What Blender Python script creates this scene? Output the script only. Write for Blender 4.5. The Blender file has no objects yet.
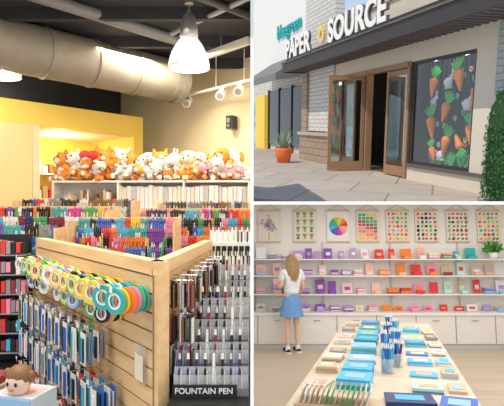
import bpy, bmesh, math, random
from mathutils import Matrix, Vector
random.seed(11)
R=random.random
def U(a,b): return a+(b-a)*random.random()
T=lambda x,y,z: Matrix.Translation((x,y,z))
RZ=lambda a: Matrix.Rotation(math.radians(a),4,'Z')
RX=lambda a: Matrix.Rotation(math.radians(a),4,'X')
RY=lambda a: Matrix.Rotation(math.radians(a),4,'Y')
I4=Matrix.Identity(4)
EYE=1.6
# ---------------------------------------------------------------- materials
MC={}
def mat(name,col,rough=0.6,metal=0.0,emis=0.0,var=0.0,scale=8.0,bump=0.0,alpha=1.0,kind='plain',col2=None,plane='xy',bw=0.5,bh=0.25,mortar=0.02):
    if name in MC: return MC[name]
    m=bpy.data.materials.new(name); m.use_nodes=True
    nt=m.node_tree; N=nt.nodes; L=nt.links
    b=N['Principled BSDF']
    c=(col[0],col[1],col[2],1)
    b.inputs['Base Color'].default_value=c
    b.inputs['Roughness'].default_value=rough
    b.inputs['Metallic'].default_value=metal
    if emis>0:
        b.inputs['Emission Color'].default_value=c
        b.inputs['Emission Strength'].default_value=emis
    tc=N.new('ShaderNodeTexCoord')
    vec=tc.outputs['Object']
    if plane=='xz':
        s=N.new('ShaderNodeSeparateXYZ'); k=N.new('ShaderNodeCombineXYZ')
        L.new(vec,s.inputs[0]); L.new(s.outputs[0],k.inputs[0]); L.new(s.outputs[2],k.inputs[1]); vec=k.outputs[0]
    if kind=='brick':
        t=N.new('ShaderNodeTexBrick'); L.new(vec,t.inputs['Vector'])
        t.inputs['Color1'].default_value=c
        t.inputs['Color2'].default_value=tuple(x*0.88 for x in col)+(1,)
        cc=col2 or tuple(x*0.6 for x in col)
        t.inputs['Mortar'].default_value=(cc[0],cc[1],cc[2],1)
        t.inputs['Scale'].default_value=1.0
        t.inputs['Brick Width'].default_value=bw; t.inputs['Row Height'].default_value=bh
        t.inputs['Mortar Size'].default_value=mortar
        n=N.new('ShaderNodeTexNoise'); n.inputs['Scale'].default_value=scale; n.inputs['Detail'].default_value=6
        L.new(vec,n.inputs['Vector'])
        mx=N.new('ShaderNodeMixRGB'); mx.blend_type='MULTIPLY'; mx.inputs[0].default_value=max(var,0.1)
        L.new(t.outputs['Color'],mx.inputs[1]); L.new(n.outputs['Fac'],mx.inputs[2])
        L.new(mx.outputs[0],b.inputs['Base Color'])
        bp=N.new('ShaderNodeBump'); bp.inputs['Strength'].default_value=0.3; bp.inputs['Distance'].default_value=0.01
        bp.invert=True
        L.new(t.outputs['Fac'],bp.inputs['Height']); L.new(bp.outputs[0],b.inputs['Normal'])
    elif kind=='wood':
        mp=N.new('ShaderNodeMapping'); mp.inputs['Scale'].default_value=(1.2,12,12)
        L.new(vec,mp.inputs[0])
        n=N.new('ShaderNodeTexNoise'); n.inputs['Scale'].default_value=scale; n.inputs['Detail'].default_value=8
        L.new(mp.outputs[0],n.inputs['Vector'])
        r=N.new('ShaderNodeValToRGB'); r.color_ramp.elements[0].position=0.3; r.color_ramp.elements[1].position=0.7
        c2=col2 or tuple(x*0.78 for x in col)
        r.color_ramp.elements[0].color=(c2[0],c2[1],c2[2],1); r.color_ramp.elements[1].color=c
        L.new(n.outputs['Fac'],r.inputs[0]); L.new(r.outputs[0],b.inputs['Base Color'])
    elif var>0:
        n=N.new('ShaderNodeTexNoise'); n.inputs['Scale'].default_value=scale; n.inputs['Detail'].default_value=6
        L.new(vec,n.inputs['Vector'])
        r=N.new('ShaderNodeValToRGB'); r.color_ramp.elements[0].position=0.3; r.color_ramp.elements[1].position=0.7
        c2=col2 or tuple(x*(1-var) for x in col)
        r.color_ramp.elements[0].color=(c2[0],c2[1],c2[2],1); r.color_ramp.elements[1].color=c
        L.new(n.outputs['Fac'],r.inputs[0]); L.new(r.outputs[0],b.inputs['Base Color'])
        if bump>0:
            bp=N.new('ShaderNodeBump'); bp.inputs['Strength'].default_value=bump; bp.inputs['Distance'].default_value=0.02
            L.new(n.outputs['Fac'],bp.inputs['Height']); L.new(bp.outputs[0],b.inputs['Normal'])
    if alpha<1:
        out=N['Material Output']
        tr=N.new('ShaderNodeBsdfTransparent'); mx=N.new('ShaderNodeMixShader'); mx.inputs[0].default_value=alpha
        L.new(tr.outputs[0],mx.inputs[1]); L.new(b.outputs[0],mx.inputs[2]); L.new(mx.outputs[0],out.inputs[0])
    MC[name]=m
    return m
PC={'red':(.78,.04,.04),'orange':(.95,.26,.03),'yellow':(.93,.66,.05),'green':(.08,.45,.14),'lime':(.42,.7,.09),
 'teal':(.03,.45,.45),'cyan':(.08,.5,.8),'blue':(.03,.15,.62),'navy':(.02,.04,.18),'purple':(.26,.07,.45),'lilac':(.5,.32,.7),'pink':(.92,.3,.48),
 'blush':(.93,.62,.6),'peach':(.95,.5,.32),'white':(.88,.88,.87),'cream':(.86,.79,.64),'black':(.012,.012,.015),'grey':(.3,.3,.31),'lgrey':(.6,.6,.6),
 'brown':(.25,.12,.05),'tan':(.58,.4,.24),'kraft':(.66,.49,.32),'skyblue':(.32,.58,.86),'magenta':(.7,.04,.35),'maroon':(.3,.03,.05),'denim':(.08,.24,.6),'mint':(.5,.8,.68)}
def P(n,rough=.5): return mat(n+'_paint',PC[n],rough)
ALLC=['red','orange','yellow','green','black','teal','cyan','blue','purple','pink','white','black','navy','magenta','black','maroon']
wood=mat('birch_wood',(.88,.62,.34),.5,kind='wood',col2=(.74,.48,.24),scale=1.5)
darkwood=mat('door_wood',(.38,.22,.12),.5,kind='wood',scale=2)
cream=mat('cream_wall_paint',(.88,.77,.51),.8,var=.04,scale=2)
yellow=mat('yellow_wall_paint',(.93,.68,.13),.7,var=.05,scale=2)
tanw=mat('tan_wall_paint',(.84,.67,.34),.8,var=.05,scale=2)
whitew=mat('white_wall_paint',(.88,.865,.83),.8,var=.03,scale=2)
darkc=mat('dark_ceiling_paint',(.04,.04,.048),.9,var=.2,scale=3)
darkwall=mat('charcoal_wall_paint',(.05,.05,.062),.9,var=.2,scale=3)
ductm=mat('galvanised_duct',(.31,.275,.225),.6,.1,var=.2,scale=4)
chrome=mat('chrome',(.75,.75,.75),.2,.9)
steel=mat('brushed_steel',(.5,.5,.52),.35,.8)
glassm=mat('clear_acrylic',(.85,.9,.92),.05,alpha=.25)
lampglass=mat('prismatic_glass',(1,.97,.9),.2,emis=1.0,alpha=.6)
bulbm=mat('lamp_bulb',(1,.95,.82),.3,emis=12)
blackm=mat('black_laminate',(.015,.015,.015),.35)
winglass=mat('window_glass',(.6,.68,.7),.02,1.0,alpha=.10)
winglass_d=mat('door_glass',(.55,.62,.62),.03,1.0,alpha=.6)
leafm=mat('leaf_green',(.05,.19,.04),.7,var=.5,scale=20)
# ---------------------------------------------------------------- frames
FL=I4
TH=math.degrees(math.atan(81/500))
FU=T(0,0,EYE)@RX(TH)@T(0,0,-1.3)
TD=math.degrees(math.atan(57/500))
FR=T(0,0,EYE)@RX(-TD)@T(0,0,-1.6)
H=.0052
CL={'L':[(Vector((-H,0,0)),Vector((1,0,0)))],
    'U':[(Vector((H,0,0)),Vector((-1,0,0))),(Vector((0,0,EYE+H)),Vector((0,0,-1)))],
    'R':[(Vector((H,0,0)),Vector((-1,0,0))),(Vector((0,0,EYE-H)),Vector((0,0,1)))]}
# ---------------------------------------------------------------- builder
class B:
    def __init__(s): s.V=[];s.F=[];s.MI=[];s.S=[];s.mats=[];s.M=I4.copy()
    def add(s,vs,fs,m,sm=False):
        if m not in s.mats: s.mats.append(m)
        i=s.mats.index(m); o=len(s.V)
        for v in vs: s.V.append(s.M@Vector(v))
        for f in fs: s.F.append([o+k for k in f]); s.MI.append(i); s.S.append(sm)
    def box(s,c,d,m,rz=0,rx=0,ry=0):
        x,y,z=d[0]/2,d[1]/2,d[2]/2
        vs=[Vector((a*x,b*y,e*z)) for e in(-1,1) for b in(-1,1) for a in(-1,1)]
        if rz or rx or ry:
            Q=RZ(rz)@RX(rx)@RY(ry); vs=[Q@v for v in vs]
        c=Vector(c); vs=[v+c for v in vs]
        s.add(vs,[(0,2,3,1),(4,5,7,6),(0,1,5,4),(2,6,7,3),(0,4,6,2),(1,3,7,5)],m)
    def bx(s,x0,x1,y0,y1,z0,z1,m): s.box(((x0+x1)/2,(y0+y1)/2,(z0+z1)/2),(x1-x0,y1-y0,z1-z0),m)
    def prism(s,pts,z0,z1,m):
        n=len(pts); vs=[(p[0],p[1],z0) for p in pts]+[(p[0],p[1],z1) for p in pts]
        s.add(vs,[tuple(range(n))[::-1],tuple(range(n,2*n))]+[(i,(i+1)%n,(i+1)%n+n,i+n) for i in range(n)],m)
    def cyl(s,a,b,r0,r1,m,n=10,cap=True,sm=True):
        a=Vector(a);b=Vector(b);d=(b-a).normalized()
        u=d.orthogonal().normalized();w=d.cross(u)
        vs=[];
        for p,r in((a,r0),(b,r1)):
            for i in range(n):
                t=2*math.pi*i/n; vs.append(p+(u*math.cos(t)+w*math.sin(t))*r)
        s.add(vs,[(i,(i+1)%n,(i+1)%n+n,i+n) for i in range(n)],m,sm)
        if cap: s.add(vs,[tuple(range(n))[::-1],tuple(range(n,2*n))],m)
    def sph(s,c,r,m,n=10,k=7,Q=None):
        if not hasattr(r,'__len__'): r=(r,r,r)
        vs=[];fs=[];c=Vector(c)
        for j in range(k+1):
            p=math.pi*j/k
            for i in range(n):
                t=2*math.pi*i/n
                v=Vector((r[0]*math.sin(p)*math.cos(t),r[1]*math.sin(p)*math.sin(t),r[2]*math.cos(p)))
                if Q: v=Q@v
                vs.append(v+c)
        for j in range(k):
            for i in range(n):
                fs.append((j*n+i,(j+1)*n+i,(j+1)*n+(i+1)%n,j*n+(i+1)%n))
        s.add(vs,fs,m,True)
    def lathe(s,prof,m,c=(0,0,0),n=20,sm=True,Q=None):
        vs=[];fs=[]
        for r,z in prof:
            for i in range(n):
                t=2*math.pi*i/n; v=Vector((r*math.cos(t),r*math.sin(t),z))
                if Q: v=Q@v
                vs.append(v+Vector(c))
        for j in range(len(prof)-1):
            for i in range(n): fs.append((j*n+i,j*n+(i+1)%n,(j+1)*n+(i+1)%n,(j+1)*n+i))
        s.add(vs,fs,m,sm)
    def torus(s,c,R0,r,m,Q=None,n=16,k=6,flat=1.0):
        vs=[];fs=[];c=Vector(c)
        for i in range(n):
            t=2*math.pi*i/n
            for j in range(k):
                p=2*math.pi*j/k
                v=Vector(((R0+r*math.cos(p))*math.cos(t),(R0+r*math.cos(p))*math.sin(t),r*flat*math.sin(p)))
                if Q: v=Q@v
                vs.append(v+c)
        for i in range(n):
            for j in range(k): fs.append((i*k+j,((i+1)%n)*k+j,((i+1)%n)*k+(j+1)%k,i*k+(j+1)%k))
        s.add(vs,fs,m,True)
    def text(s,txt,size,Q,m,ext=.02,space=1.0,bold=0.0):
        cu=bpy.data.curves.new('t','FONT'); cu.body=txt; cu.size=size; cu.extrude=ext; cu.space_character=space; cu.offset=bold
        o=bpy.data.objects.new('t',cu); bpy.context.scene.collection.objects.link(o)
        bpy.context.view_layer.update()
        dg=bpy.context.evaluated_depsgraph_get()
        me=bpy.data.meshes.new_from_object(o.evaluated_get(dg))
        s.add([Q@v.co for v in me.vertices],[tuple(p.vertices) for p in me.polygons],m)
        w=o.dimensions.x
        bpy.data.objects.remove(o); bpy.data.meshes.remove(me)
        return w
    def done(s,name,frame=I4,clip=None,parent=None):
        me=bpy.data.meshes.new(name)
        lo=Vector([min(v[i] for v in s.V) for i in range(3)]); hi=Vector([max(v[i] for v in s.V) for i in range(3)])
        c=(lo+hi)/2
        c.z=lo.z
        if parent: c=Vector((0,0,0))
        me.from_pydata([v-c for v in s.V],[],s.F)
        for m in s.mats: me.materials.append(m)
        me.polygons.foreach_set('material_index',s.MI); me.polygons.foreach_set('use_smooth',s.S)
        Mw=frame@Matrix.Translation(c)
        bm=bmesh.new(); bm.from_mesh(me)
        if clip:
            Mi=Mw.inverted()
            for co,no in CL[clip]:
                lc=Mi@co; ln=(Mi.to_3x3()@no).normalized()
                if any((v.co-lc).dot(ln)>0 for v in bm.verts):
                    bmesh.ops.bisect_plane(bm,geom=bm.verts[:]+bm.edges[:]+bm.faces[:],plane_co=lc,plane_no=ln,clear_outer=True)
        bmesh.ops.recalc_face_normals(bm,faces=bm.faces)
        bm.to_mesh(me); bm.free(); me.update()
        o=bpy.data.objects.new(name,me)
        bpy.context.scene.collection.objects.link(o)
        if parent: o.parent=parent
        else: o.matrix_world=Mw
        return o
def empty(name,Mw):
    e=bpy.data.objects.new(name,None); e.empty_display_size=.1
    bpy.context.scene.collection.objects.link(e); e.matrix_world=Mw; return e
def light(name,typ,loc,energy,col=(1,1,1),size=.1,rot=None,sy=None,frame=I4):
    l=bpy.data.lights.new(name,typ); l.energy=energy; l.color=col
    if typ=='AREA':
        l.size=size
        if sy: l.shape='RECTANGLE'; l.size_y=sy
    elif typ=='POINT': l.shadow_soft_size=size
    o=bpy.data.objects.new(name,l); bpy.context.scene.collection.objects.link(o)
    o.matrix_world=frame@T(*loc)@(rot or I4); return o
def frame2d(x,y,dx,dy,z=0,base=I4):
    return base@T(x,y,z)@RZ(math.degrees(math.atan2(dy,dx)))

# ================================================================ PARTITIONS
pw=mat('partition_white',(.98,.98,.98),.7)
b=B(); b.bx(-.005,.005,1.6,9.6,-1.6,3.8,pw); b.done('wall_partition')
b=B(); b.bx(.005,6.5,1.6,10.4,EYE-.005,EYE+.005,pw); b.done('floor_slab')

# ================================================================ LEFT ROOM
b=B(); b.prism([(-7,-2),(-.005,-2),(-.005,8),(-2.3,10.3),(-7,10.3)],-.05,0,mat('grey_floor',(.3,.27,.24),.5,var=.2)); b.done('floor',FL,'L')
b=B(); b.prism([(-7.2,.55),(-.005,.55),(-.005,8),(-2.3,10.4),(-7.2,10.4)],3.8,3.86,darkc)
for y in (5.6,6.6,7.6,8.6): b.bx(-5,-.02,y,y+.08,3.66,3.8,darkc)
b.done('ceiling',FL,'L')
fw=frame2d(-2.62,9.95,2.59,-2.42)
b=B(); b.bx(-.1,3.54,0,.1,0,3.8,cream); b.done('wall_right',fw,'L')
fd=frame2d(-4.99,0,2.37,9.9)
b=B(); b.bx(0,10.3,0,.1,3.05,3.8,darkwall); b.done('wall_left',fd,'L')
fs=frame2d(-3.45,6.84,1.6,1.66)
b=B(); b.bx(-4.2,2.3,0,.15,2.72,3.05,yellow); b.bx(-4.2,2.3,.15,1.6,2.98,3.05,yellow); b.bx(-4.2,2.3,.15,1.5,2.72,2.78,cream)
b.bx(2.12,2.3,0,1.5,0,2.72,yellow)
b.bx(.9,1.05,.5,.65,2.705,2.72,bulbm)
b.done('ceiling_soffit',fs,'L')
b=B(); b.bx(-4.2,.5,0,.12,0,2.72,tanw); b.bx(.44,.54,-.02,.14,0,2.72,mat('trim_cream',(.8,.7,.45),.6)); b.done('wall_front_left',fs,'L')
b=B(); b.bx(.5,2.12,1.4,1.5,0,2.72,yellow); b.done('wall_alcove',fs,'L')
b=B()
for i in range(5):
    b.bx(.6,2.0,1.1,1.38,.4+i*.42,.42+i*.42,whitew)
    for k in range(12):
        b.bx(.64+k*.11,.72+k*.11,1.12,1.36,.42+i*.42,.42+i*.42+U(.12,.3),P(random.choice(['white','cream','brown','tan','red','lgrey'])))
b.bx(.58,.6,1.1,1.38,0,2.2,whitew); b.bx(2.0,2.02,1.1,1.38,0,2.2,whitew)
b.done('alcove_bookshelf',fs,'L')
light('alcove_downlight','POINT',(1.2,.75,2.5),26,(1,.85,.55),.08,frame=fs)
# duct
b=B(); a=Vector((-4.6,4.13,3.46)); e=Vector((-1.2,7.61,3.46)); dv=(e-a).normalized()
b.cyl(a,e,.31,.31,ductm,28)
L=(e-a).length
k=.4
while k<L: b.cyl(a+dv*k,a+dv*(k+.04),.325,.325,ductm,28); k+=.62
b.cyl(e,e+dv*.1,.34,.34,ductm,28)
for k in (1.3,2.6,3.9):
    p=a+dv*k; b.cyl(p,(p.x,p.y,3.8),.01,.01,steel,6)
b.done('ceiling_duct',FL,'L')
b=B()
b.cyl((-3.0,4.2,3.72),(-.9,6.6,3.72),.07,.07,mat('grey_pipe',(.2,.2,.21),.5),12)
b.cyl((-1.2,4.4,3.7),(-.02,5.6,3.7),.05,.05,blackm,10)
b.cyl((-1.0,6.2,3.7),(-.02,5.1,3.7),.03,.03,mat('grey_pipe2',(.3,.3,.31),.5),10)
b.done('ceiling_pipe',FL,'L')
b=B(); fb=frame2d(-2.3,8.6,2.27,-2.47)
b.bx(0,3.35,-.03,.03,3.55,3.64,mat('tray_grey',(.6,.57,.5),.5)); 
for k in (.4,1.6,2.8): b.cyl((k,0,3.64),(k,0,3.8),.008,.008,steel,6)
b.done('cable_tray',fb,'L')
def pendant(x,y,z):
    b=B()
    b.lathe([(.215,0),(.222,.02),(.21,.08),(.185,.16),(.14,.25),(.085,.33),(.075,.345)],lampglass,(0,0,0),28)
    for i in range(28):
        t=2*math.pi*i/28
        pr=[(.216,0),(.212,.08),(.187,.16),(.142,.25),(.087,.33)]
        for (r0,z0),(r1,z1) in zip(pr[:-1],pr[1:]):
            b.cyl((r0*math.cos(t),r0*math.sin(t),z0),(r1*math.cos(t),r1*math.sin(t),z1),.004,.004,steel,4,False)
    b.torus((0,0,0),.22,.009,steel,n=28)
    b.torus((0,0,.16),.187,.005,steel,n=28)
    b.lathe([(.09,.33),(.1,.345),(.095,.42),(.075,.5),(.06,.56),(.03,.6),(.012,.62)],steel,(0,0,0),18)
    b.sph((0,0,.15),(.05,.05,.08),bulbm)
    b.cyl((0,0,.6),(0,0,3.8-z),.007,.007,steel,6)
    b.cyl((0,0,3.75-z),(0,0,3.8-z),.05,.05,steel,12)
    b.done('pendant_lamp',T(x,y,z))
    light('pendant_bulb','POINT',(x,y,z-.03),28,(1,.93,.8),.1)
pendant(-.68,5.4,3.06); pendant(-3.03,6.05,3.13)
ft=frame2d(-1.1,8.0,1.1,-1.1)
b=B(); b.bx(0,1.6,-.02,.02,3.29,3.32,P('white'))
for k in (.15,.8,1.4): b.cyl((k,0,3.32),(k,0,3.8),.006,.006,P('white'),6)
for k in (.16,.95,1.33):
    b.cyl((k,0,3.29),(k,0,3.24),.015,.015,P('white'),8)
    b.cyl((k-.06,.05,3.25),(k+.07,-.12,3.14),.05,.065,P('white'),14)
    b.cyl((k+.07,-.12,3.14),(k+.073,-.124,3.137),.05,.05,P('grey'),12)
b.done('track_light',ft,'L')
b=B(); b.box((3.25,-.1,2.83),(.12,.14,.2),blackm,rz=15); b.cyl((3.25,-.17,2.86),(3.25,-.18,2.86),.04,.04,P('grey'),12); b.cyl((3.25,-.17,2.78),(3.25,-.18,2.78),.025,.025,P('grey'),12)
b.box((3.25,-.025,2.83),(.04,.04,.04),steel)
b.done('wall_speaker',fw,'L')
# bookcase
fk=frame2d(-2.85,7.12,2.83,-.16)
b=B()
W=2.83
for z in (1.92,1.50,1.08,.66,.25): b.bx(0,W,0,.34,z-.03,z,whitew)
b.bx(0,W,.33,.35,0,1.92,whitew)
for x in (0,.94,1.88,2.8): b.bx(x,x+.025,0,.33,0,1.9,whitew)
b.done('bookcase',fk,'L')
b=B()
for z in (1.5,1.08):
    x=.05
    while x<W-.03:
        if x<.9: w=U(.02,.06);h=U(.15,.3);m=P(random.choice(['white','tan','brown','cream','grey','orange','navy','kraft']))
        else: w=U(.05,.08);h=U(.32,.35);m=P(random.choice(['white','white','cream','white','white','cream','lgrey']) if z>1.3 else random.choice(['white','cream','kraft','black','pink','skyblue']))
        b.bx(x,x+w-.006,.04,.28,z,z+h,m); x+=w
b.done('binder_row',fk,'L')
# plush toys
b=B()
def pm(n,c): return mat('plush_'+n,c,.95,var=.2,scale=60,bump=.6)
pl=[pm('orange',(.92,.34,.06)),pm('white',(.93,.91,.87)),pm('cream',(.9,.76,.54)),pm('brown',(.5,.24,.1)),pm('grey',(.5,.5,.55)),pm('pink',(.92,.5,.55)),pm('blue',(.3,.5,.75)),pm('black',(.04,.04,.04))]
def plush(x,y,z,s,m,m2,a,tilt,ear):
    sv=b.M.copy(); b.M=sv@T(x,y,z)@RZ(a)@RY(tilt)@Matrix.Scale(s,4)
    b.sph((0,0,.16),(.15,.12,.17),m,10,8); b.sph((0,-.05,.15),(.1,.09,.12),m2,8,6)
    b.sph((0,-.03,.38),(.16,.13,.13),m,10,8); b.sph((0,-.14,.35),(.075,.055,.055),m2,8,6); b.sph((0,-.195,.37),.018,pl[7],6,4)
    for q in(-1,1):
        if ear==0: b.sph((q*.11,-.02,.49),(.045,.03,.055),m,8,5)
        elif ear==1: b.cyl((q*.09,-.02,.46),(q*.12,-.02,.57),.055,.005,m,8)
        elif ear==2: b.sph((q*.06,-.02,.5),(.03,.02,.1),m,8,5)
        else: b.sph((q*.16,-.02,.38),(.035,.05,.1),m2 if m2!=m else pl[3],8,5)
        b.sph((q*.055,-.145,.42),.016,pl[7],6,4)
        b.sph((q*.15,-.06,.22),(.045,.05,.1),m,8,6,RY(-q*35).to_3x3()); b.sph((q*.09,-.14,.05),(.055,.11,.05),m,8,6)
        b.sph((q*.09,-.24,.05),(.045,.02,.045),m2,8,5)
    b.M=sv
x=.1
while x<W-.05:
    late=x>2.1
    i=random.choice([0,1,1,0,0,1,3,1,0,2]) if not late else random.choice([0,1,4,6,5,1,0,7]); j=random.choice([1,1,1,0,2])
    plush(x,.2+U(-.03,.05),1.92,U(.72,.95),pl[i],pl[j],U(-60,60),U(-15,15),random.choice([0,1,3,3,0,2]))
    x+=U(.14,.2)
for k in range(18):
    i=random.choice([0,0,1,1,0,1]) if k<13 else random.choice([0,1,4,6,5])
    xx=.22+k*.15+U(-.04,.04)
    b.M=T(xx,.06,1.92+U(.08,.26))@RZ(U(-30,30))@RX(90)@RY(U(-60,60))@T(0,0,-.02)
    sc=U(.5,.65); b.M=b.M@Matrix.Scale(sc,4)
    b.sph((0,0,0),(.2,.13,.13),pl[i],10,8); b.sph((.2,.02,.06),(.12,.11,.11),pl[i],10,8); b.sph((.28,.02,.1),(.06,.06,.05),pl[1],8,6)
    for q in(-1,1):
        b.sph((.17,q*.1,.12),(.04,.03,.07),pl[i],8,5); b.sph((-.15,q*.1,.05),(.06,.05,.11),pl[1],8,5); b.sph((.05,q*.13,.07),(.05,.05,.1),pl[i],8,5); b.sph((.27,q*.045,.13),.018,pl[7],6,4)
    b.M=I4.copy()
for k in (.5,): b.sph((k,-.04,2.28),(.09,.03,.06),P('red')); b.sph((k+.12,-.04,2.28),(.09,.03,.06),P('red')); b.sph((k+.06,-.05,2.28),(.03,.03,.03),P('red'))
b.done('plush_toy_pile',fk,'L')
# marker displays
def marker_rack(fr,W,top,rows,dz,pal,woodtop=True,block=9,dy=.07,ph=.12):
    b=B()
    D=dy*rows+.1
    b.bx(0,W,0,D,0,top-dz*rows-.06,wood)
    b.bx(0,W,D-.03,D,0,top,wood)
    if woodtop: b.bx(-.02,W+.02,D-.06,D+.03,top,top+.035,wood)
    b.bx(-.02,.0,0,D,0,top,wood); b.bx(W,W+.02,0,D,0,top,wood)
    for r in range(rows):
        z=top-dz*(rows-r); y=.02+r*dy
        b.bx(0,W,y,y+dy+.005,z-.06,z,mat('rack_grey',(.1,.1,.12),.5))
        b.bx(0,W,y-.006,y,z-.05,z+.015,P('lgrey') if r%2 else mat('rack_label',(.15,.15,.15),.5))
        x=.015;n=0;c=random.choice(pal)
        while x<W-.01:
            if n%block==0: c=random.choice(pal)
            if R()<.2: c=random.choice(pal)
            h=ph*U(.85,1.1)
            b.cyl((x,y+.035,z),(x,y+.035+U(-.01,.02),z+h*.6),.0075,.0075,P('white') if R()<.2 else P(c),6)
            b.cyl((x,y+.035,z+h*.6),(x,y+.035,z+h),.009,.008,P(c),6)
            x+=.0195;n+=1
    b.done('marker_display_rack',fr,'L')
marker_rack(frame2d(-2.95,5.35,1.45,-.1),1.42,1.53,4,.1,ALLC)
marker_rack(frame2d(-2.75,4.62,1.2,-.1),.95,1.37,3,.1,['navy','blue','purple','black','teal','grey','black'],False)
marker_rack(frame2d(-1.35,5.75,.9,-.05),1.33,1.5,4,.1,['red','magenta','blue','cyan','pink','orange','navy','green','black'],True)
marker_rack(frame2d(-1.75,4.75,.9,-.02),1.0,1.42,4,.09,['red','orange','yellow','green','teal','cyan','blue','purple','pink','black'],True)
marker_rack(frame2d(-3.0,6.3,1.45,-.1),1.5,1.63,3,.1,['black','white','brown','red','grey','blue','black'],False)
marker_rack(frame2d(-1.2,6.5,1.2,-.03),1.15,1.6,3,.1,['black','white','grey','brown','navy'],False)
b=B()
for i in range(2):
    z=1.06+i*.2; y=i*.1
    b.bx(0,.36,y,y+.1,z-.22,z,P('white'))
    for k in range(7):
        x=.03+k*.05
        b.bx(x-.02,x+.02,y-.005,y,z-.12,z-.03,P('black'))
        for q in range(2):
            b.cyl((x+q*.018,y+.04,z-.02),(x+q*.018,y+.06,z+.09),.006,.006,P('black' if R()<.6 else 'white'),6)
            b.cyl((x+q*.018,y+.06,z+.09),(x+q*.018,y+.062,z+.13),.007,.005,P('white' if R()<.5 else 'grey'),6)
b.bx(0,.36,.2,.22,.6,1.36,P('white'))
b.bx(-.01,.37,-.1,.24,0,.84,P('lgrey'))
b.done('pen_display_stand',T(-.37,4.2,0),'L')
# foreground gondola
fg=frame2d(-1.88,4.39,1.391,-1.79)
LG=2.267
groove=mat('slat_groove',(.38,.25,.13),.7)
b=B()
z=.12
while z<1.2:
    b.bx(0,LG,0,.03,z,z+.088,wood); z+=.1
b.bx(0,LG,.012,.035,.05,1.25,groove)
b.bx(-.01,LG+.01,-.01,.06,1.22,1.293,wood); b.bx(-.03,0,-.01,.06,0,1.293,wood); b.bx(LG-.045,LG+.01,-.005,.06,0,1.22,wood)
b.bx(0,LG,-.25,.06,0,.1,wood)
b.done('slatwall_panel',fg,'L')
fr=frame2d(-.489,2.6,.14,1.55)
b=B()
z=.12
while z<1.2:
    b.bx(0.02,1.556,0,.03,z,z+.088,wood); z+=.1
b.bx(.02,1.556,.012,.035,.05,1.25,groove)
b.bx(.02,1.57,-.02,.05,1.22,1.293,wood); b.bx(1.53,1.57,-.02,.05,0,1.22,wood)
b.done('slatwall_panel',fr,'L')
b=B()
def hook(x,z,l): 
    b.cyl((x,-.001,z),(x,-l,z),.003,.003,chrome,5); b.cyl((x,-l,z),(x,-l,z+.02),.003,.003,chrome,5); b.box((x,-l-.002,z+.03),(.03,.003,.025),P('white'))
xs=[.12+i*.168 for i in range(13)]
def roll(x,y,z,ro,ri,w,c,ci,rz):
    Q=(RZ(rz)@RX(90)).to_3x3()
    b.lathe([(ri,-w/2),(ro,-w/2),(ro,w/2),(ri,w/2),(ri,-w/2)],c,(x,y,z),18,False,Q)
    b.lathe([(ri-.004,-w/2-.001),(ri+.008,-w/2-.001),(ri+.008,w/2+.001),(ri-.004,w/2+.001)],ci,(x,y,z),18,False,Q)
schemes=[('white','lime'),('green','mint'),('lime','white'),('yellow','green'),('lime','yellow'),('white','cyan'),('yellow','lime'),('yellow','black'),('lime','teal'),('yellow','green'),('yellow','black'),('teal','cyan'),('teal','orange')]
for i,x in enumerate(xs):
    hook(x,1.12,.2)
    c1,c2=schemes[i]
    for k in range(8):
        ro=.062 if i<10 else .07; c=[c1,c2,c1,'white',c2,c2,'yellow',c1][k] if R()<.75 else random.choice(['black','orange','cyan','pink','green'])
        roll(x+U(-.004,.004),-.03-k*.021,1.12-.03-U(0,.006),ro,.036,.013,P(c),P('white'),U(-14,14)+18)
    if i in(1,2,3,5,6,7,9,10):
        hook(x,.985,.16)
        for k in range(5): roll(x,-.03-k*.022,.985-.025,.055,.03,.013,P(random.choice([c1,c2,'black','skyblue','white','pink','green'])),P('white'),U(-12,12)+18)
b.done('washi_tape_rack',fg,'L')
b=B()
for row,z in enumerate((.84,.55,.28)):
    for i,x in enumerate(xs):
        if row==0 and i>=10: continue
        if row==1 and i>=11: continue
        hook(x,z,.2)
        c=random.choice(['white','skyblue','black','cyan','white','red','grey','pink','cream','blue','black','green','yellow'])
        for k in range(4):
            y=-.05-k*.04; h=U(.17,.22); 
            b.box((x+U(-.006,.006),y,z-.02-h/2),(.085,.004,h),P('white' if k%2 else c),ry=U(-5,5))
            for q in (-1,0,1):
                b.cyl((x+q*.02,y-.008,z-.05),(x+q*.02,y-.008,z-.0-h),.006,.006,P(random.choice([c,'black','blue','cyan','white','grey'])),6)
b.done('hanging_pen_pack',fg,'L')
b=B(); b.box((2.08,-.012,.72),(.13,.01,.2),glassm); b.box((2.08,-.02,.7),(.1,.004,.14),P('cream')); b.done('price_tag_holder',fg,'L')
b=B()
for r,z in enumerate((1.08,.9,.73,.56)):
    for i in range(7):
        x=.12+i*.2
        if r==3 and i<6: continue
        b.cyl((x,-.001,z+.1),(x,-.16,z+.1),.003,.003,chrome,5)
        for k in range(3):
            y=-.05-k*.05
            b.box((x,y,z+.03),(.1,.003,.15),P(random.choice(['white','black','lgrey','maroon','lgrey'])))
            for q in(-1,0,1): 
                b.cyl((x+q*.028,y-.01,z-.05),(x+q*.028,y-.01,z+.08),.007,.007,P(random.choice(['black','black','maroon','white','lgrey','brown'])),6)
b.done('hanging_pen_rack',fr,'L')
b=B(); b.bx(-.41,-.01,2.5,3.9,.08,.56,blackm); b.bx(-.42,-.006,2.47,3.9,.56,.6,blackm); b.bx(-.39,-.02,2.56,3.85,0,.08,blackm); b.box((-.21,2.495,.3),(.2,.01,.02),steel); b.done('display_cabinet',I4,'L')
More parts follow.
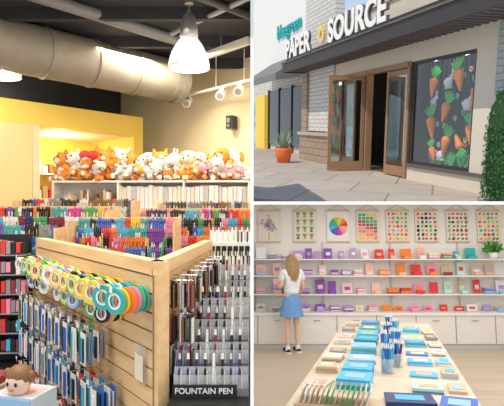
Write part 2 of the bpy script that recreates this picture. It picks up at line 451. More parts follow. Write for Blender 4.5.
def acrylic(name,x0,y0,w,z0,tiers,label=None):
    b=B()
    D=.1
    for t in range(tiers):
        y=y0+t*D; z=z0+.1+t*.1
        b.bx(x0,x0+w,y,y+D,z0,z-.06,mat('smoke_base',(.25,.26,.28),.25))
        b.bx(x0,x0+w,y,y+.004,z-.06,z+.01,glassm)
        b.bx(x0,x0+w,y+.03,y+.034,z-.05,z+.045,mat('grey_card',(.45,.46,.48),.4))
        n=int(w/.045)
        for k in range(n):
            x=x0+.025+k*.045
            b.cyl((x,y+.02,z-.05),(x,y+.045,z+.08),.008,.008,P(random.choice(['black','black','lgrey','maroon','navy','white'])),8)
            b.cyl((x,y+.045,z+.08),(x,y+.05,z+.11),.0085,.006,chrome if R()<.5 else P('white'),8)
            b.box((x+.012,y+.018,z-.02),(.003,.03,.09),P('white'))
    for x in (x0,x0+w):
        vs=[(x,y0,z0),(x,y0+tiers*D,z0),(x,y0+tiers*D,z0+.1+tiers*.1),(x,y0,z0+.1)]
        b.add(vs+[(v[0]+.004,v[1],v[2]) for v in vs],[(0,1,2,3),(7,6,5,4),(0,4,5,1),(2,6,7,3),(3,7,4,0)],glassm)
    if label:
        b.box((x0+w*.42,y0-.008,z0+.035),(w*.86,.01,.055),blackm)
        b.text(label,.042,T(x0+w*.02,y0-.015,z0+.02)@RX(90),P('white'),.001,1.0,.0008)
    b.done(name,I4,'L')
acrylic('fountain_pen_display',-.405,2.58,.385,.601,4,'FOUNTAIN PEN')
acrylic('pen_tier_display',-.30,3.25,.28,.601,5)
pb=mat('printed_carton',(.55,.68,.8),.5)
b=B(); b.box((0,0,.17),(.26,.2,.34),pb); b.box((0,-.103,.2),(.23,.005,.26),P('skyblue'))
b.box((0,0,.3405),(.2,.14,.002),P('blush'))
# printed doll character standing in front of the carton
b.sph((0,-.05,.40),(.07,.055,.075),mat('face_tint',(.9,.65,.5),.6)); b.sph((0,-.035,.43),(.078,.065,.065),P('brown'))
for q in(-1,1): b.sph((q*.026,-.102,.405),(.009,.005,.012),blackm,6,5); b.sph((q*.075,-.04,.44),(.025,.02,.03),P('brown'))
b.cyl((-.012,-.104,.375),(.012,-.104,.375),.004,.004,P('red'),5); b.lathe([(.03,.33),(.05,.34)],P('pink'),(0,-.04,.0))
b.box((-.33,.05,.17),(.3,.24,.34),P('kraft')); b.box((-.33,-.075,.18),(.25,.005,.24),P('maroon')); b.box((-.33,.05,.36),(.26,.2,.04),P('maroon'))
b.done('gift_box',T(-1.25,2.75,.23)@RZ(-15),'L')
b=B(); b.bx(-.6,.22,-.15,.22,.0,.23,wood); b.done('low_plinth',T(-1.25,2.75,0)@RZ(-15),'L')
b=B()
for i in range(6):
    z=.3+i*.17
    b.bx(0,.6,.1,.24,z-.01,z,P('grey'))
    for k in range(14): b.box((.03+k*.042,.15,z+.06),(.035,.08,U(.08,.13)),P(random.choice(['maroon','black','black','red','cyan','pink','grey','white'])))
b.bx(0,.6,.24,.26,0,1.32,P('black')); b.bx(0,.6,0,.24,0,.2,blackm)
b.done('accessory_stand',frame2d(-2.56,4.2,.6,.05),'L')
light('added_fill_warm','AREA',(-2.2,2.6,3.72),195,(1,.89,.72),3.2,sy=3.0)  # added area light with no fixture, kept above the view to fill the left room
light('added_fill_rear','AREA',(-1.4,6.7,3.6),100,(1,.88,.68),1.6,sy=.6)  # second added light, no panel modelled, brightens the cream wall

# ================================================================ UPPER RIGHT : STOREFRONT
FF=FU@frame2d(2.6,15.3,1.5,-6.0)
pave=mat('concrete_paving',(.56,.47,.385),.8,kind='brick',col2=(.3,.25,.2),bw=1.5,bh=1.5,mortar=.02,scale=3,var=.25)
b=B(); b.bx(-14,14,-9,15,-.06,0,pave); b.done('ground',FU@T(3,17,0)@RZ(-20),'U')
stucco=mat('stucco',(.70,.62,.50),.9,var=.08,scale=25,bump=.3)
wbrick=mat('white_brick',(.72,.70,.66),.85,kind='brick',col2=(.38,.36,.33),bw=.42,bh=.13,mortar=.012,plane='xz',scale=9,var=.15)
stone=mat('tan_stone',(.52,.38,.27),.8,kind='brick',col2=(.26,.19,.13),bw=.5,bh=.22,mortar=.015,plane='xz',scale=6,var=.4)
gstone=mat('grey_stone',(.5,.5,.48),.85,kind='brick',col2=(.25,.25,.25),bw=.35,bh=.12,mortar=.01,plane='xz',scale=6,var=.3)
bronze=mat('dark_bronze',(.04,.032,.028),.5)
b=B()
b.bx(-.3,8.5,0,.25,2.62,4.15,stucco)
b.bx(3.95,8.5,0,.25,0,.36,stucco); b.bx(6.1,8.5,0,.25,.36,2.62,stucco); b.bx(3.83,4.0,0,.25,.36,2.62,bronze)
b.bx(-.35,8.6,-.06,.3,4.15,4.27,stucco)
b.done('wall_storefront',FF,'U')
b=B(); b.bx(3.95,7.4,-.05,.0,.30,.37,mat('sill_dark',(.12,.1,.09),.6)); b.done('trim_1',FF,'U')
b=B(); b.bx(-2.85,-.3,-.05,.25,1.0,7,wbrick); b.done('wall_brick',FF,'U')
b=B(); b.bx(-2.9,-.05,-.2,.25,0,.86,stone); b.bx(-2.98,.02,-.27,.27,.86,.96,mat('stone_cap',(.5,.4,.32),.7)); b.bx(-.3,-.05,-.0,.25,.96,2.7,stone); b.bx(-2.9,-2.4,-.14,.0,.96,2.95,stone); b.done('wall_stone_pilaster',FF,'U')
b=B(); b.bx(-14,-2.85,.6,.8,0,9,wbrick); b.bx(-14,-2.85,.5,.6,3.6,9,mat('white_stucco',(.8,.79,.76),.9,var=.05)); b.bx(-2.95,-2.85,.0,.8,0,9,wbrick); b.done('wall_neighbour',FF,'U')
b=B(); b.bx(6.75,8.5,-.1,0,1.75,2.95,gstone); b.done('wall_stone_cladding',FF,'U')
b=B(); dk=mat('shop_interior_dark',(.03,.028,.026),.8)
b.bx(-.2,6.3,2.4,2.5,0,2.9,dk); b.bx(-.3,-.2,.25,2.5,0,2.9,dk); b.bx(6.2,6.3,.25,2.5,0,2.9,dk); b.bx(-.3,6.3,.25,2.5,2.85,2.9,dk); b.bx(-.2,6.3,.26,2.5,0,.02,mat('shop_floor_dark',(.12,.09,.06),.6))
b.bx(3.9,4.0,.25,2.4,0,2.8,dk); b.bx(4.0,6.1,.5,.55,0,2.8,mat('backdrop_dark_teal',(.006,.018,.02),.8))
b.done('wall_shop_interior',FF,'U')
b=B()
for i in range(6):
    z=.3+i*.36; b.bx(.3,3.6,2.0,2.38,z-.02,z,P('brown'))
    for k in range(22): b.bx(.33+k*.15,.33+k*.15+.1,2.03,2.3,z,z+U(.12,.28),P(random.choice(['cyan','white','red','yellow','teal','pink','skyblue'])))
b.bx(.28,.3,2.0,2.38,.02,2.3,P('brown')); b.bx(3.6,3.62,2.0,2.38,.02,2.3,P('brown'))
b.done('shop_shelf',FF,'U')
light('shop_ceiling_lamp','POINT',(2.6,1.2,2.5),22,(1,.85,.65),.1,frame=FF)
light('added_window_fill','POINT',(4.6,.17,2.5),1.6,(1,.95,.88),.03,frame=FF)  # added point light hidden behind the header to brighten the carrots
light('added_window_fill','POINT',(5.6,.17,2.5),1.6,(1,.95,.88),.03,frame=FF)  # its added twin for the other half of the window
def leaf(name,fr,w,h):
    b=B(); s=.09
    b.bx(0,s,-.025,.025,0.03,h,darkwood); b.bx(w-s,w,-.025,.025,0.03,h,darkwood); b.bx(s,w-s,-.025,.025,h-.12,h,darkwood); b.bx(s,w-s,-.025,.025,.03,.26,darkwood)
    b.bx(s,w-s,-.006,.006,.26,h-.12,winglass_d)
    b.cyl((w-.055,-.07,.9),(w-.055,-.07,1.35),.012,.012,chrome,8); b.cyl((w-.055,-.02,.93),(w-.055,-.07,.93),.008,.008,chrome,6); b.cyl((w-.055,-.02,1.32),(w-.055,-.07,1.32),.008,.008,chrome,6)
    b.done(name,fr,'U')
leaf('door_1',FF@T(1.8,-.05,0)@RZ(-93),1.0,2.5)
leaf('door_2',FF@T(2.8,.06,0),1.03,2.5)
leaf('door_3',FF@T(.05,.08,0),.95,2.5)
b=B()
for x in (-.05,1.82,3.83): b.bx(x,x+.09,-.03,.14,0,2.62,darkwood)
b.bx(-.05,3.95,-.03,.14,2.52,2.64,darkwood)
b.done('trim_2',FF,'U')
b=B()
fm=bronze
b.bx(4.0,6.1,.02,.1,.36,.43,fm); b.bx(4.0,6.1,.02,.1,2.55,2.62,fm); b.bx(4.0,4.06,.02,.1,.43,2.55,fm); b.bx(6.04,6.1,.02,.1,.43,2.55,fm)
b.bx(4.06,6.04,.05,.056,.43,2.55,winglass)
b.done('window_1',FF,'U')
b=B()
orange=mat('carrot_orange',(1,.26,.02),.6); lg=mat('carrot_leaf',(.05,.5,.08),.6); wr=mat('bunny_white',(.7,.78,.78),.8)
def carrot(x,z,s,a):
    b.M=T(x,.32,z)@RY(a)@Matrix.Scale(s,4)
    b.lathe([(.001,-.36),(.03,-.3),(.065,-.15),(.09,-.02),(.07,.03),(.01,.05)],orange,n=12)
    for t in (-40,-18,5,25,45):
        b.M=T(x,.32,z)@RY(a)@Matrix.Scale(s,4)@T(0,0,.03)@RY(t)
        b.sph((0,0,.13),(.035,.02,.13),lg,8,6)
    b.M=I4.copy()
def bunny(x,z,s):
    b.M=T(x,.4,z)@Matrix.Scale(s,4)
    b.sph((0,0,0),(.15,.08,.13),wr); b.sph((.13,0,.12),(.08,.06,.08),wr); b.sph((.12,0,.26),(.022,.02,.1),wr); b.sph((.17,0,.25),(.022,.02,.1),wr,Q=RY(20).to_3x3()); b.sph((-.15,0,.03),.04,wr); b.sph((.08,0,-.12),(.07,.05,.03),wr); b.sph((-.06,0,-.12),(.08,.05,.03),wr)
    b.M=I4.copy()
for (x,z,s,a) in [(4.35,2.2,1.1,12),(5.15,2.3,1.15,-15),(5.75,1.9,1.2,10),(4.3,1.35,1.2,-12),(4.85,1.65,1.1,20),(5.65,1.2,1.2,-8),(4.9,.95,1.1,15),(5.35,.8,.9,150),(4.4,.72,.8,-20),(5.85,2.42,.8,30)]: carrot(x,z,s,a)
for (x,z,s) in [(4.75,2.12,.9),(5.4,1.65,.9),(4.6,.58,.8),(5.8,.6,.8),(4.25,1.75,.7)]: bunny(x,z,s)
for k in range(12):
    x=4.15+k*.16
    b.cyl((x,.36,2.7),(x,.36,2.0),.003,.003,P('grey'),4)
for k in range(26): 
    x=U(4.2,5.95); z=U(.5,2.4)
    for q in range(5): b.sph((x+.04*math.cos(q*1.26),.36,z+.04*math.sin(q*1.26)),(.025,.01,.025),P(['pink','skyblue','lime','green','teal','magenta'][k%6]),6,5)
for k in range(16):
    x=U(4.15,6.0); 
    for q in (-25,-8,10,28): b.sph((x+q*.003,.42,.5),(.02,.01,U(.12,.22)),lg,6,5,RY(q).to_3x3())
b.done('carrot_window_display',FF,'U')
b=B()
b.bx(-2.9,8.2,-.87,-.8,2.98,3.3,bronze); b.bx(-2.9,-2.83,-.8,0,2.98,3.3,bronze); b.bx(-2.9,8.2,-.8,0,3.22,3.28,bronze)
b.bx(-2.92,8.2,-.91,-.8,3.28,3.34,mat('bronze_light',(.16,.13,.11),.5))
x=-2.7
while x<8.1:
    b.bx(x,x+.07,-.8,0,3.0,3.12,mat('slat_bronze',(.14,.11,.1),.5)); x+=.2
b.done('entrance_canopy',FF,'U')
b=B()
sg=mat('sign_letter_white',(.85,.84,.8),.5); sb=mat('sign_letter_return',(.12,.11,.1),.6)
for t,x0 in (('PAPER',-2.3),('SOURCE',1.35)):
    b.text(t,.8,T(x0,-.95,3.38)@RX(90),sg,.012,1.02,.022)
    b.text(t,.8,T(x0,-.90,3.38)@RX(90),sb,.035,1.02,.03)
for i in range(8):
    b.box((.82,-.92,3.68),(.5,.05,.06),mat('sign_gold',(.8,.6,.22),.5),ry=i*22.5)
b.bx(-2.4,7.2,-.93,-.87,3.341,3.37,bronze)
b.done('shop_sign',FF,'U')
b=B(); b.text('bluegreen',.8,T(-7.9,.45,4.9)@RX(90),mat('teal_letter',(.02,.42,.42),.5),.03,1.0,.01); b.done('neighbour_sign',FF,'U')
b=B(); aw=mat('grey_canvas',(.2,.2,.2),.9,var=.15,scale=10)
vs=[(-9,.49,3.95),(-3.6,.49,3.95),(-3.6,-.9,3.05),(-9,-.9,3.05),(-9,-.9,2.8),(-3.6,-.9,2.8),(-3.6,.49,3.0)]
b.add(vs,[(0,1,2,3),(3,2,5,4),(1,6,5,2)],aw); b.done('fabric_awning',FF,'U')
b=B()
b.bx(-9.5,-4.2,.52,.59,0.3,2.7,mat('dark_pane',(.05,.06,.07),.1,.3)); 
for x in (-9.5,-7.8,-6.0,-4.3): b.bx(x,x+.1,.48,.59,0,2.8,bronze)
b.bx(-11.5,-9.8,.4,.59,0,2.6,mat('yellow_panel',(.9,.6,.05),.5))
b.done('window_2',FF,'U')
b=B(); terr=mat('terracotta_orange',(.9,.2,.05),.6,var=.1)
b.lathe([(.0,0),(.2,0),(.26,.3),(.3,.42),(.3,.47),(.26,.47),(.25,.42),(0,.42)],terr,n=20)
ag=mat('agave_green',(.25,.4,.25),.6,var=.2)
for i in range(26):
    a=i*137.5; t=12+ (i%5)*13; l=U(.5,.75)
    Q=T(0,0,.42)@RZ(a)@RY(t)
    v=[Q@Vector(p) for p in [(0,-.035,0),(0,.035,0),(.01,.045,l*.4),(.0,0,l),(.01,-.045,l*.4),(.03,0,l*.35)]]
    b.add(v,[(0,5,4),(4,5,3),(5,2,3),(1,2,5),(0,1,5)],ag)
b.done('potted_agave',FU@T(1.02,16.2,0),'U')
b=B()
b.cyl((0,0,0),(0,0,.3),.05,.04,P('brown'),8)
hm=mat('hedge_core',(.02,.07,.015),.9,var=.4,scale=20)
b.lathe([(.0,.05),(.2,.08),(.25,.5),(.26,1.1),(.22,1.55),(.1,1.75),(0,1.8)],hm,n=18)
for i in range(3200):
    z=U(.05,1.8); r=(.27 if z<1.2 else .27-(z-1.2)*.25)+U(-.04,.04); a=U(0,6.28)
    Q=T(r*math.cos(a),r*math.sin(a),z)@RZ(U(0,360))@RX(U(0,360))@Matrix.Scale(U(.6,1.2),4)
    b.add([Q@Vector(p) for p in[(-.014,0,0),(0,-.032,0),(.014,0,0),(0,.032,0)]],[(0,1,2,3)],leafm)
b.done('topiary_shrub',FU@T(4.08,8.15,0),'U')
def palm(x,y,h):
    b=B(); bark=mat('palm_bark',(.3,.22,.15),.9,var=.3,scale=15)
    n=8
    for i in range(n): b.cyl((.05*math.sin(i*.4),0,h*i/n),(.05*math.sin((i+1)*.4),0,h*(i+1)/n),.2-.01*i,.17-.01*i,bark,10)
    for i in range(18):
        a=i*20+U(-5,5); dr=U(.2,1.3)
        for sgn in(-1,1):
            vs=[];fs_=[]
            for k in range(7):
                t=k/6; r=2.0*t; zz=h+.7*t-dr*1.6*t*t; w_=.28*math.sin(math.pi*min(1,t+.08))
                Q=RZ(a); vs+= [Q@Vector((r,0,zz)),Q@Vector((r,sgn*w_,zz-.12))]
            for k in range(6): fs_.append((2*k,2*k+1,2*k+3,2*k+2))
            b.add(vs,fs_,leafm)
    b.done('palm_tree',FU@T(x,y,0))
palm(-4.5,20.5,5.5); palm(-8.5,25,6.5); palm(-3.2,27,6)

# ================================================================ LOWER RIGHT : STATIONERY ROOM
b=B(); b.bx(-.5,7,1.2,9.69,-.06,0,mat('light_oak_floor',(.60,.50,.39),.45,kind='wood',col2=(.5,.41,.32),scale=.8)); b.done('floor.001',FR,'R')
b=B(); b.bx(-.5,7,9.7,9.8,0,3.2,whitew); b.done('wall_back',FR,'R')
b=B(); b.bx(6.2,6.3,2,9.7,0,3.2,whitew); b.done('wall_east',FR,'R')
b=B(); b.bx(-.5,6.15,9.28,9.69,.09,.6,mat('cabinet_white',(.84,.81,.77),.5))
b.bx(-.5,6.15,9.25,9.69,.6,.64,P('white'))
b.bx(-.5,6.15,9.31,9.69,0,.09,P('lgrey'))
for k in range(9):
    x=.1+k*.72; b.bx(x,x+.012,9.272,9.285,.1,.6,P('grey')); b.bx(x+.3,x+.42,9.262,9.28,.5,.515,steel)
b.done('base_cabinet',FR,'R')
SH=[.97,1.31,1.62]
b=B()
for z in SH:
    b.bx(-.5,6.0,9.42,9.69,z-.022,z,P('white'))
for x in (.06,1.35,2.65,3.95,5.2):
    b.bx(x,x+.02,9.66,9.69,.66,1.95,P('lgrey'))
b.done('floating_shelf',FR,'R')
b=B()
def band(x,top):
    if x<.9: return ['white','blush','peach','cream','skyblue','lilac','grey']
    if x<1.9: return ['lilac','purple','blush','lilac','white','purple']
    if x<2.3: return ['blush','peach','cream','pink','white']
    if x<2.9: return ['orange','orange','red','orange','peach']
    if x<3.6: return ['red','maroon','pink','red','red','orange'] if not top else ['peach','pink','red','yellow','white']
    if x<4.3: return ['red','white','teal','maroon','mint','kraft']
    return ['white','skyblue','teal','kraft','denim','grey','lilac']
for z in SH+[.641]:
    x=.08
    while x<4.75:
        pal=band(x,z>1.5); t=R()
        if z==1.62: w,h=U(.1,.2),U(.12,.22)
        else: w,h=U(.13,.21),U(.17,.25)
        if z<.7: h=U(.08,.16)
        c=random.choice(pal)
        if z==1.62 and 4.3<x<4.72: x+=.1; continue
        if t<.75:
            b.box((x+w/2,9.6,z+h/2+.004),(w,.015,h),P(c),rx=-8)
            b.box((x+w/2,9.586,z+h*.5),(w*.55,.006,h*.3),P(random.choice(pal)),rx=-8)
            if R()<.5: b.box((x+w/2,9.5,z+.035),(w*.8,.07,.06),P(random.choice(pal)))
        else:
            for k in range(4): b.box((x+w/2,9.57,z+.017+k*.026),(w,.13,.022),P(random.choice(pal)),rz=U(-5,5))
        x+=w+U(.05,.15)
b.done('stationery_display',FR,'R')
b=B(); b.lathe([(0,0),(.07,0),(.085,.12),(.075,.12),(0,.11)],P('white'),n=14)
for i in range(110):
    Q=T(0,0,.12)@RZ(U(0,360))@RY(U(0,85))@T(0,0,U(.05,.2))@RX(U(-40,40))
    b.add([Q@Vector(p) for p in[(-.025,0,0),(0,0,-.04),(.025,0,0),(0,0,.06)]],[(0,1,2,3)],mat('fern_green',(.1,.35,.06),.6,var=.3))
b.done('potted_fern',FR@T(4.55,9.46,1.622),'R')
def poster(xc,kind):
    b=B(); w,h=.43,.6; z0=1.95; y=9.67
    fr_=P('kraft')
    b.bx(xc-w/2,xc+w/2,y,y+.012,z0,z0+h,mat('poster_paper',(.82,.76,.66),.7) if kind!='wheel' else P('white'))
    b.bx(xc-w/2-.01,xc+w/2+.01,y-.012,y+.015,z0+h-.012,z0+h+.012,fr_); b.bx(xc-w/2-.01,xc+w/2+.01,y-.012,y+.015,z0-.012,z0+.012,fr_)
    yy=y-.003
    b.cyl((xc-w/2,y,z0+h),(xc,y+.01,z0+h+.12),.003,.003,P('brown'),4); b.cyl((xc+w/2,y,z0+h),(xc,y+.01,z0+h+.12),.003,.003,P('brown'),4)
    if kind=='wheel':
        cols=['red','orange','yellow','lime','green','teal','cyan','blue','purple','magenta','pink','peach']
        n=len(cols)
        for i in range(n):
            a0=2*math.pi*i/n;a1=2*math.pi*(i+1)/n; r1=.18
            b.add([(xc,yy-.002,z0+h/2),(xc+r1*math.cos(a0),yy-.002,z0+h/2+r1*math.sin(a0)),(xc+r1*math.cos((a0+a1)/2),yy-.002,z0+h/2+r1*math.sin((a0+a1)/2)),(xc+r1*math.cos(a1),yy-.002,z0+h/2+r1*math.sin(a1))],[(0,1,2,3)],P(cols[i]))
    elif kind=='tree':
        for k in range(55): b.box((xc+random.gauss(0,.07),yy,z0+.33+max(-.2,min(.2,random.gauss(0,.09)))),(.05,.003,.035),P(random.choice(['mint','lgrey','blush','lilac','skyblue','tan'])),ry=U(0,90))
        b.box((xc,yy,z0+.15),(.02,.003,.2),P('tan'))
    elif kind=='plants':
        for i in range(3):
            for j in range(4):
                X=xc-.13+i*.13; Z=z0+.09+j*.14
                b.box((X,yy,Z-.02),(.05,.003,.04),P(random.choice(['tan','brown','orange'])))
                for q in(-30,0,30): b.sph((X+q*.0007,yy,Z+.035),(.013,.003,.04),P('green'),7,5,RY(q).to_3x3())
    elif kind=='grid':
        for i in range(5):
            for j in range(8): b.box((xc-.15+i*.075,yy,z0+.07+j*.064),(.06,.003,.05),P(['yellow','peach','orange','pink','red','brown','green','teal'][(j+i//2)%8]))
    else:
        pal={'floral':['red','pink','green','yellow','orange','teal'],'veg':['green','red','orange','brown','lime','yellow'],'bird':['brown','teal','green','red','navy','tan'],'icon':['black','red','green','orange','navy','grey']}[kind]
        for i in range(5):
            for j in range(7): b.sph((xc-.16+i*.08+U(-.01,.01),yy,z0+.06+j*.08),(U(.018,.034),.003,U(.02,.036)),P(random.choice(pal)),7,5,RY(U(0,90)).to_3x3())
    b.done('wall_poster',FR,'R')
for px,k in ((.33,'tree'),(1.02,'plants'),(1.67,'wheel'),(2.24,'grid'),(2.82,'floral'),(3.38,'icon'),(3.98,'bird'),(4.58,'veg')): poster(px,k)
FT=FR@frame2d(.65,2.6,1.05,3.87)@RZ(-90)
tt=mat('table_top_pale',(.78,.66,.50),.4,kind='wood',col2=(.7,.57,.42),scale=1)
b=B(); b.bx(-.555,.555,0,4.6,.71,.75,tt); b.bx(-.5,.5,.08,4.5,.62,.71,P('white'))
for x in(-.48,.48):
    for y in (.15,2.3,4.45): b.box((x,y,.31),(.07,.07,.62),P('white'))
b.done('display_table',FT,'R')
def pens(x,y,s=1,cl=('blue','denim','cyan','navy')):
    b=B(); b.lathe([(0,0),(.045,0),(.05,.1),(.046,.1),(.042,.005),(0,.005)],glassm,n=14)
    for i in range(16):
        a=U(0,6.28); r=U(0,.03); dx=U(-.03,.03)
        c=P(random.choice(cl))
        b.cyl((r*math.cos(a),r*math.sin(a),.008),(r*math.cos(a)*1.5+dx,r*math.sin(a)*1.5,.17),.006,.006,c,6)
        b.cyl((r*math.cos(a)*1.5+dx,r*math.sin(a)*1.5,.17),(r*math.cos(a)*1.55+dx,r*math.sin(a)*1.55,.2),.004,.002,P('white'),6)
    b.done('pen_cup',FT@T(x,y,.7505)@Matrix.Scale(s,4),'R')
for (x,y,s) in [(0.02,1.35,1.1),(.09,1.6,1.1),(0.0,2.05,1.15),(.09,2.3,1.1),(0.03,2.75,1.1),(.09,3.1,1.1),(.03,3.5,1.1)]: pens(x,y,s)
def stack(name,x,y,w,d,n,cols,rz=0,fan=0):
    b=B(); z=0
    for k in range(n):
        t=U(.012,.02); b.box((U(-fan,fan),U(-fan,fan),z+t/2),(w,d,t),P(random.choice(cols)),rz=U(-3,3)); z+=t
    b.box((0,0,z+.0015),(w*.6,d*.5,.003),P(random.choice(['skyblue','cream','cyan','kraft'])))
    b.done(name,FT@T(x,y,.7505)@RZ(rz),'R')
bl=['cyan','denim','skyblue','denim','skyblue','teal','mint']; tn=['kraft','tan','cream','grey','blush']
for j,y in enumerate([.9,1.33,1.76,2.2,2.65,3.1,3.55,4.1]):
    stack('notebook_stack',-.19,y,.22,.26,random.randint(2,4),bl,U(-6,6),.006)
    stack('notebook_stack',-.43,y,.15,.2,random.randint(1,3),tn,U(-8,8),.006)
    stack('notebook_stack',.28,y,.19,.17,random.randint(1,3),['denim','grey','skyblue','mint','cyan'],U(-6,6),.006)
    stack('notebook_stack',.465,y+.05,.11,.22,random.randint(1,2),['grey','kraft','cream','skyblue'],U(-5,5),.004)
b=B()
for k in range(14): b.box((-.3+k*.03,0,.058),(.006,.2,.09),P(random.choice(['mint','white','cream','kraft','teal','green'])),ry=20)
b.bx(-.34,.14,-.12,.12,0,.01,P('kraft')); b.done('card_tray',FT@T(-.17,.45,.751),'R')
stack('notebook_stack',.15,.55,.28,.22,2,['navy','denim'],4); stack('notebook_stack',.42,.5,.2,.26,2,['blue','denim'],-8)
light('added_fill_under_slab','AREA',(2.8,5.6,EYE-.012),140,(1,.97,.93),5.0,sy=6.5)  # added fill for table and floor, unseen because edge-on under the slab

# ---------------------------------------------------------------- woman
Wm=empty('standing_woman',FR@T(.70,8.92,0)@RZ(22))
skin=mat('skin',(.78,.5,.36),.5); hair=mat('blonde_hair',(.45,.27,.12),.6,var=.4,scale=30); shirt=mat('white_tshirt',(.8,.82,.85),.85,var=.08,scale=20); skirt=mat('denim_blue_skirt',(.16,.36,.72),.8,var=.15,scale=20)
def skinobj(name,verts,edges,radii,m,root=0,sub=2):
    me=bpy.data.meshes.new(name); me.from_pydata(verts,edges,[]); me.materials.append(m)
    o=bpy.data.objects.new(name,me); bpy.context.scene.collection.objects.link(o)
    o.parent=Wm
    sk=o.modifiers.new('skin','SKIN'); sk.use_smooth_shade=True
    for i,v in enumerate(me.skin_vertices[0].data):
        r=radii[i]; v.radius=(r,r) if not hasattr(r,'__len__') else r
        v.use_root=(i==root)
    s=o.modifiers.new('sub','SUBSURF'); s.levels=sub; s.render_levels=sub
    return o
vb=[(0,0,.93),(0,0,1.06),(0,.0,1.22),(0,-.01,1.35),(0,0,1.43),(0,.02,1.5),
    (-.16,-.01,1.375),(-.21,.0,1.13),(-.17,.2,1.16),(.16,-.01,1.375),(.22,-.02,1.12),(.2,.14,.97),
    (-.085,0,.88),(-.09,.01,.5),(-.095,-.02,.1),(.085,0,.88),(.1,.03,.5),(.11,.0,.1)]
eb=[(0,1),(1,2),(2,3),(3,4),(4,5),(3,6),(6,7),(7,8),(3,9),(9,10),(10,11),(0,12),(12,13),(13,14),(0,15),(15,16),(16,17)]
rb=[(.13,.1),(.115,.09),(.13,.09),(.13,.085),.05,.045,.05,.038,.025,.05,.038,.025,.085,.055,.033,.085,.055,.033]
skinobj('body',vb,eb,rb,skin)
skinobj('tshirt',[(0,0,.97),(0,0,1.1),(0,0,1.24),(0,-.01,1.36),(0,0,1.42),(-.165,-.01,1.385),(-.205,-.0,1.22),(.165,-.01,1.385),(.21,-.01,1.22)],[(0,1),(1,2),(2,3),(3,4),(3,5),(5,6),(3,7),(7,8)],[(.165,.13),(.15,.12),(.155,.115),(.14,.1),.065,.07,.068,.07,.068],shirt,2)
b=B()
n=36; prof=[(.125,.1,1.0),(.15,.125,.93),(.18,.15,.8),(.215,.185,.62)]
vs=[];fs2=[]
for j,(rx,ry,z) in enumerate(prof):
    for i in range(n):
        t=2*math.pi*i/n; f=1+.05*j/3*math.cos(9*t); vs.append((rx*f*math.cos(t),ry*f*math.sin(t),z))
for j in range(3):
    for i in range(n): fs2.append((j*n+i,j*n+(i+1)%n,(j+1)*n+(i+1)%n,(j+1)*n+i))
b.add(vs,fs2,skirt,True); b.done('skirt',parent=Wm)
b=B()
b.sph((0,.035,1.585),(.072,.09,.105),skin,16,12)
b.sph((0,.128,1.575),(.012,.018,.02),skin,8,6)
for q in(-1,1):
    b.sph((q*.03,.112,1.6),(.014,.01,.009),P('white'),8,6); b.sph((q*.03,.121,1.6),(.006,.005,.006),blackm,6,5); b.sph((q*.074,.03,1.585),(.012,.02,.028),skin,8,6)
b.sph((0,.118,1.535),(.025,.008,.007),mat('lips',(.6,.2,.2),.5),8,5)
b.done('head',parent=Wm)
b=B()
b.sph((0,.01,1.61),(.086,.1,.096),hair,16,12)
for i in range(26):
    a=math.radians(180+(i/25)*180); x=.085*math.cos(a); y=.06*math.sin(a)
    pts=[(x,y+.01,1.62),(x*1.15,y-.02,1.5),(x*1.25+U(-.01,.01),y-.045,1.38),(x*1.05+U(-.01,.01),y-.05,1.24+U(-.03,.02))]
    for p,q,r0,r1 in zip(pts[:-1],pts[1:],(.026,.026,.022),(.026,.022,.006)): b.cyl(p,q,r0,r1,hair,7)
b.done('hair',parent=Wm)
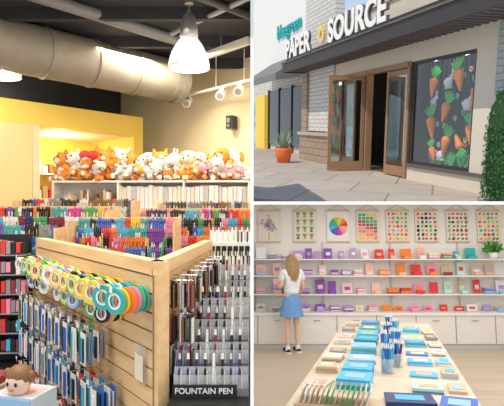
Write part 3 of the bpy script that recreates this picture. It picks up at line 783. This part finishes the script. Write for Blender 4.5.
def hand(name,w,d,side):
    w=Vector(w); d=Vector(d).normalized(); up=Vector((0,0,1)); s=d.cross(up).normalized()*side
    V=[w,w+d*.04,w+d*.075]; E=[(0,1),(1,2)]; Rr=[(.02,.016),(.032,.016),(.034,.014)]
    for k,(off,l) in enumerate([(-.027,.062),(-.009,.075),(.009,.07),(.026,.055)]):
        i=len(V); V+= [w+d*.085+s*off,w+d*(.085+l*.5)+s*off*1.2-up*.006,w+d*(.085+l)+s*off*1.2-up*.02]; E+=[(2,i),(i,i+1),(i+1,i+2)]; Rr+=[.009,.0085,.007]
    i=len(V); V+=[w+d*.035-s*.035,w+d*.07-s*.05]; E+=[(1,i),(i,i+1)]; Rr+=[.011,.008]
    skinobj(name,[tuple(v) for v in V],E,Rr,skin,0,1)
hand('hand_left',(-.17,.2,1.16),(.15,1,.05),1); hand('hand_right',(.2,.14,.97),(-.2,1,-.2),-1)
b=B()
for x,y in((-.095,-.02),(.11,0)):
    b.sph((x,y+.055,.045),(.048,.13,.045),P('black'),12,8); b.cyl((x,y,.05),(x,y,.13),.045,.04,P('white'),12); b.box((x,y+.055,.012),(.085,.24,.024),P('white'))
b.done('shoes',parent=Wm)
b=B(); b.box((-.14,.32,1.18),(.13,.012,.17),P('blush'),rx=-15); b.done('greeting_card',parent=Wm)

# ================================================================ WORLD, SUN, CAMERA
w=bpy.data.worlds.new('sky'); bpy.context.scene.world=w; w.use_nodes=True
N=w.node_tree.nodes; Lk=w.node_tree.links
tc=N.new('ShaderNodeTexCoord'); sp=N.new('ShaderNodeSeparateXYZ'); rp=N.new('ShaderNodeValToRGB')
Lk.new(tc.outputs['Generated'],sp.inputs[0]); Lk.new(sp.outputs[2],rp.inputs[0])
rp.color_ramp.elements[0].position=0.0; rp.color_ramp.elements[0].color=(.93,.92,.9,1)
rp.color_ramp.elements[1].position=.6; rp.color_ramp.elements[1].color=(.36,.56,.9,1)
Lk.new(rp.outputs[0],N['Background'].inputs[0]); N['Background'].inputs[1].default_value=.95
sun=bpy.data.lights.new('sun','SUN'); sun.energy=3.2; sun.angle=.01; sun.color=(1,.92,.8)
so=bpy.data.objects.new('sun',sun); bpy.context.scene.collection.objects.link(so)
so.rotation_euler=Vector((.45,.5,-.8)).to_track_quat('-Z','Y').to_euler()
cd=bpy.data.cameras.new('camera'); cd.lens=36*500/504; cd.sensor_width=36; cd.clip_end=200
co=bpy.data.objects.new('camera',cd); bpy.context.scene.collection.objects.link(co)
co.location=(0,0,EYE); co.rotation_euler=(math.radians(90),0,0)
bpy.context.scene.camera=co
bpy.context.scene.view_settings.view_transform='Standard'
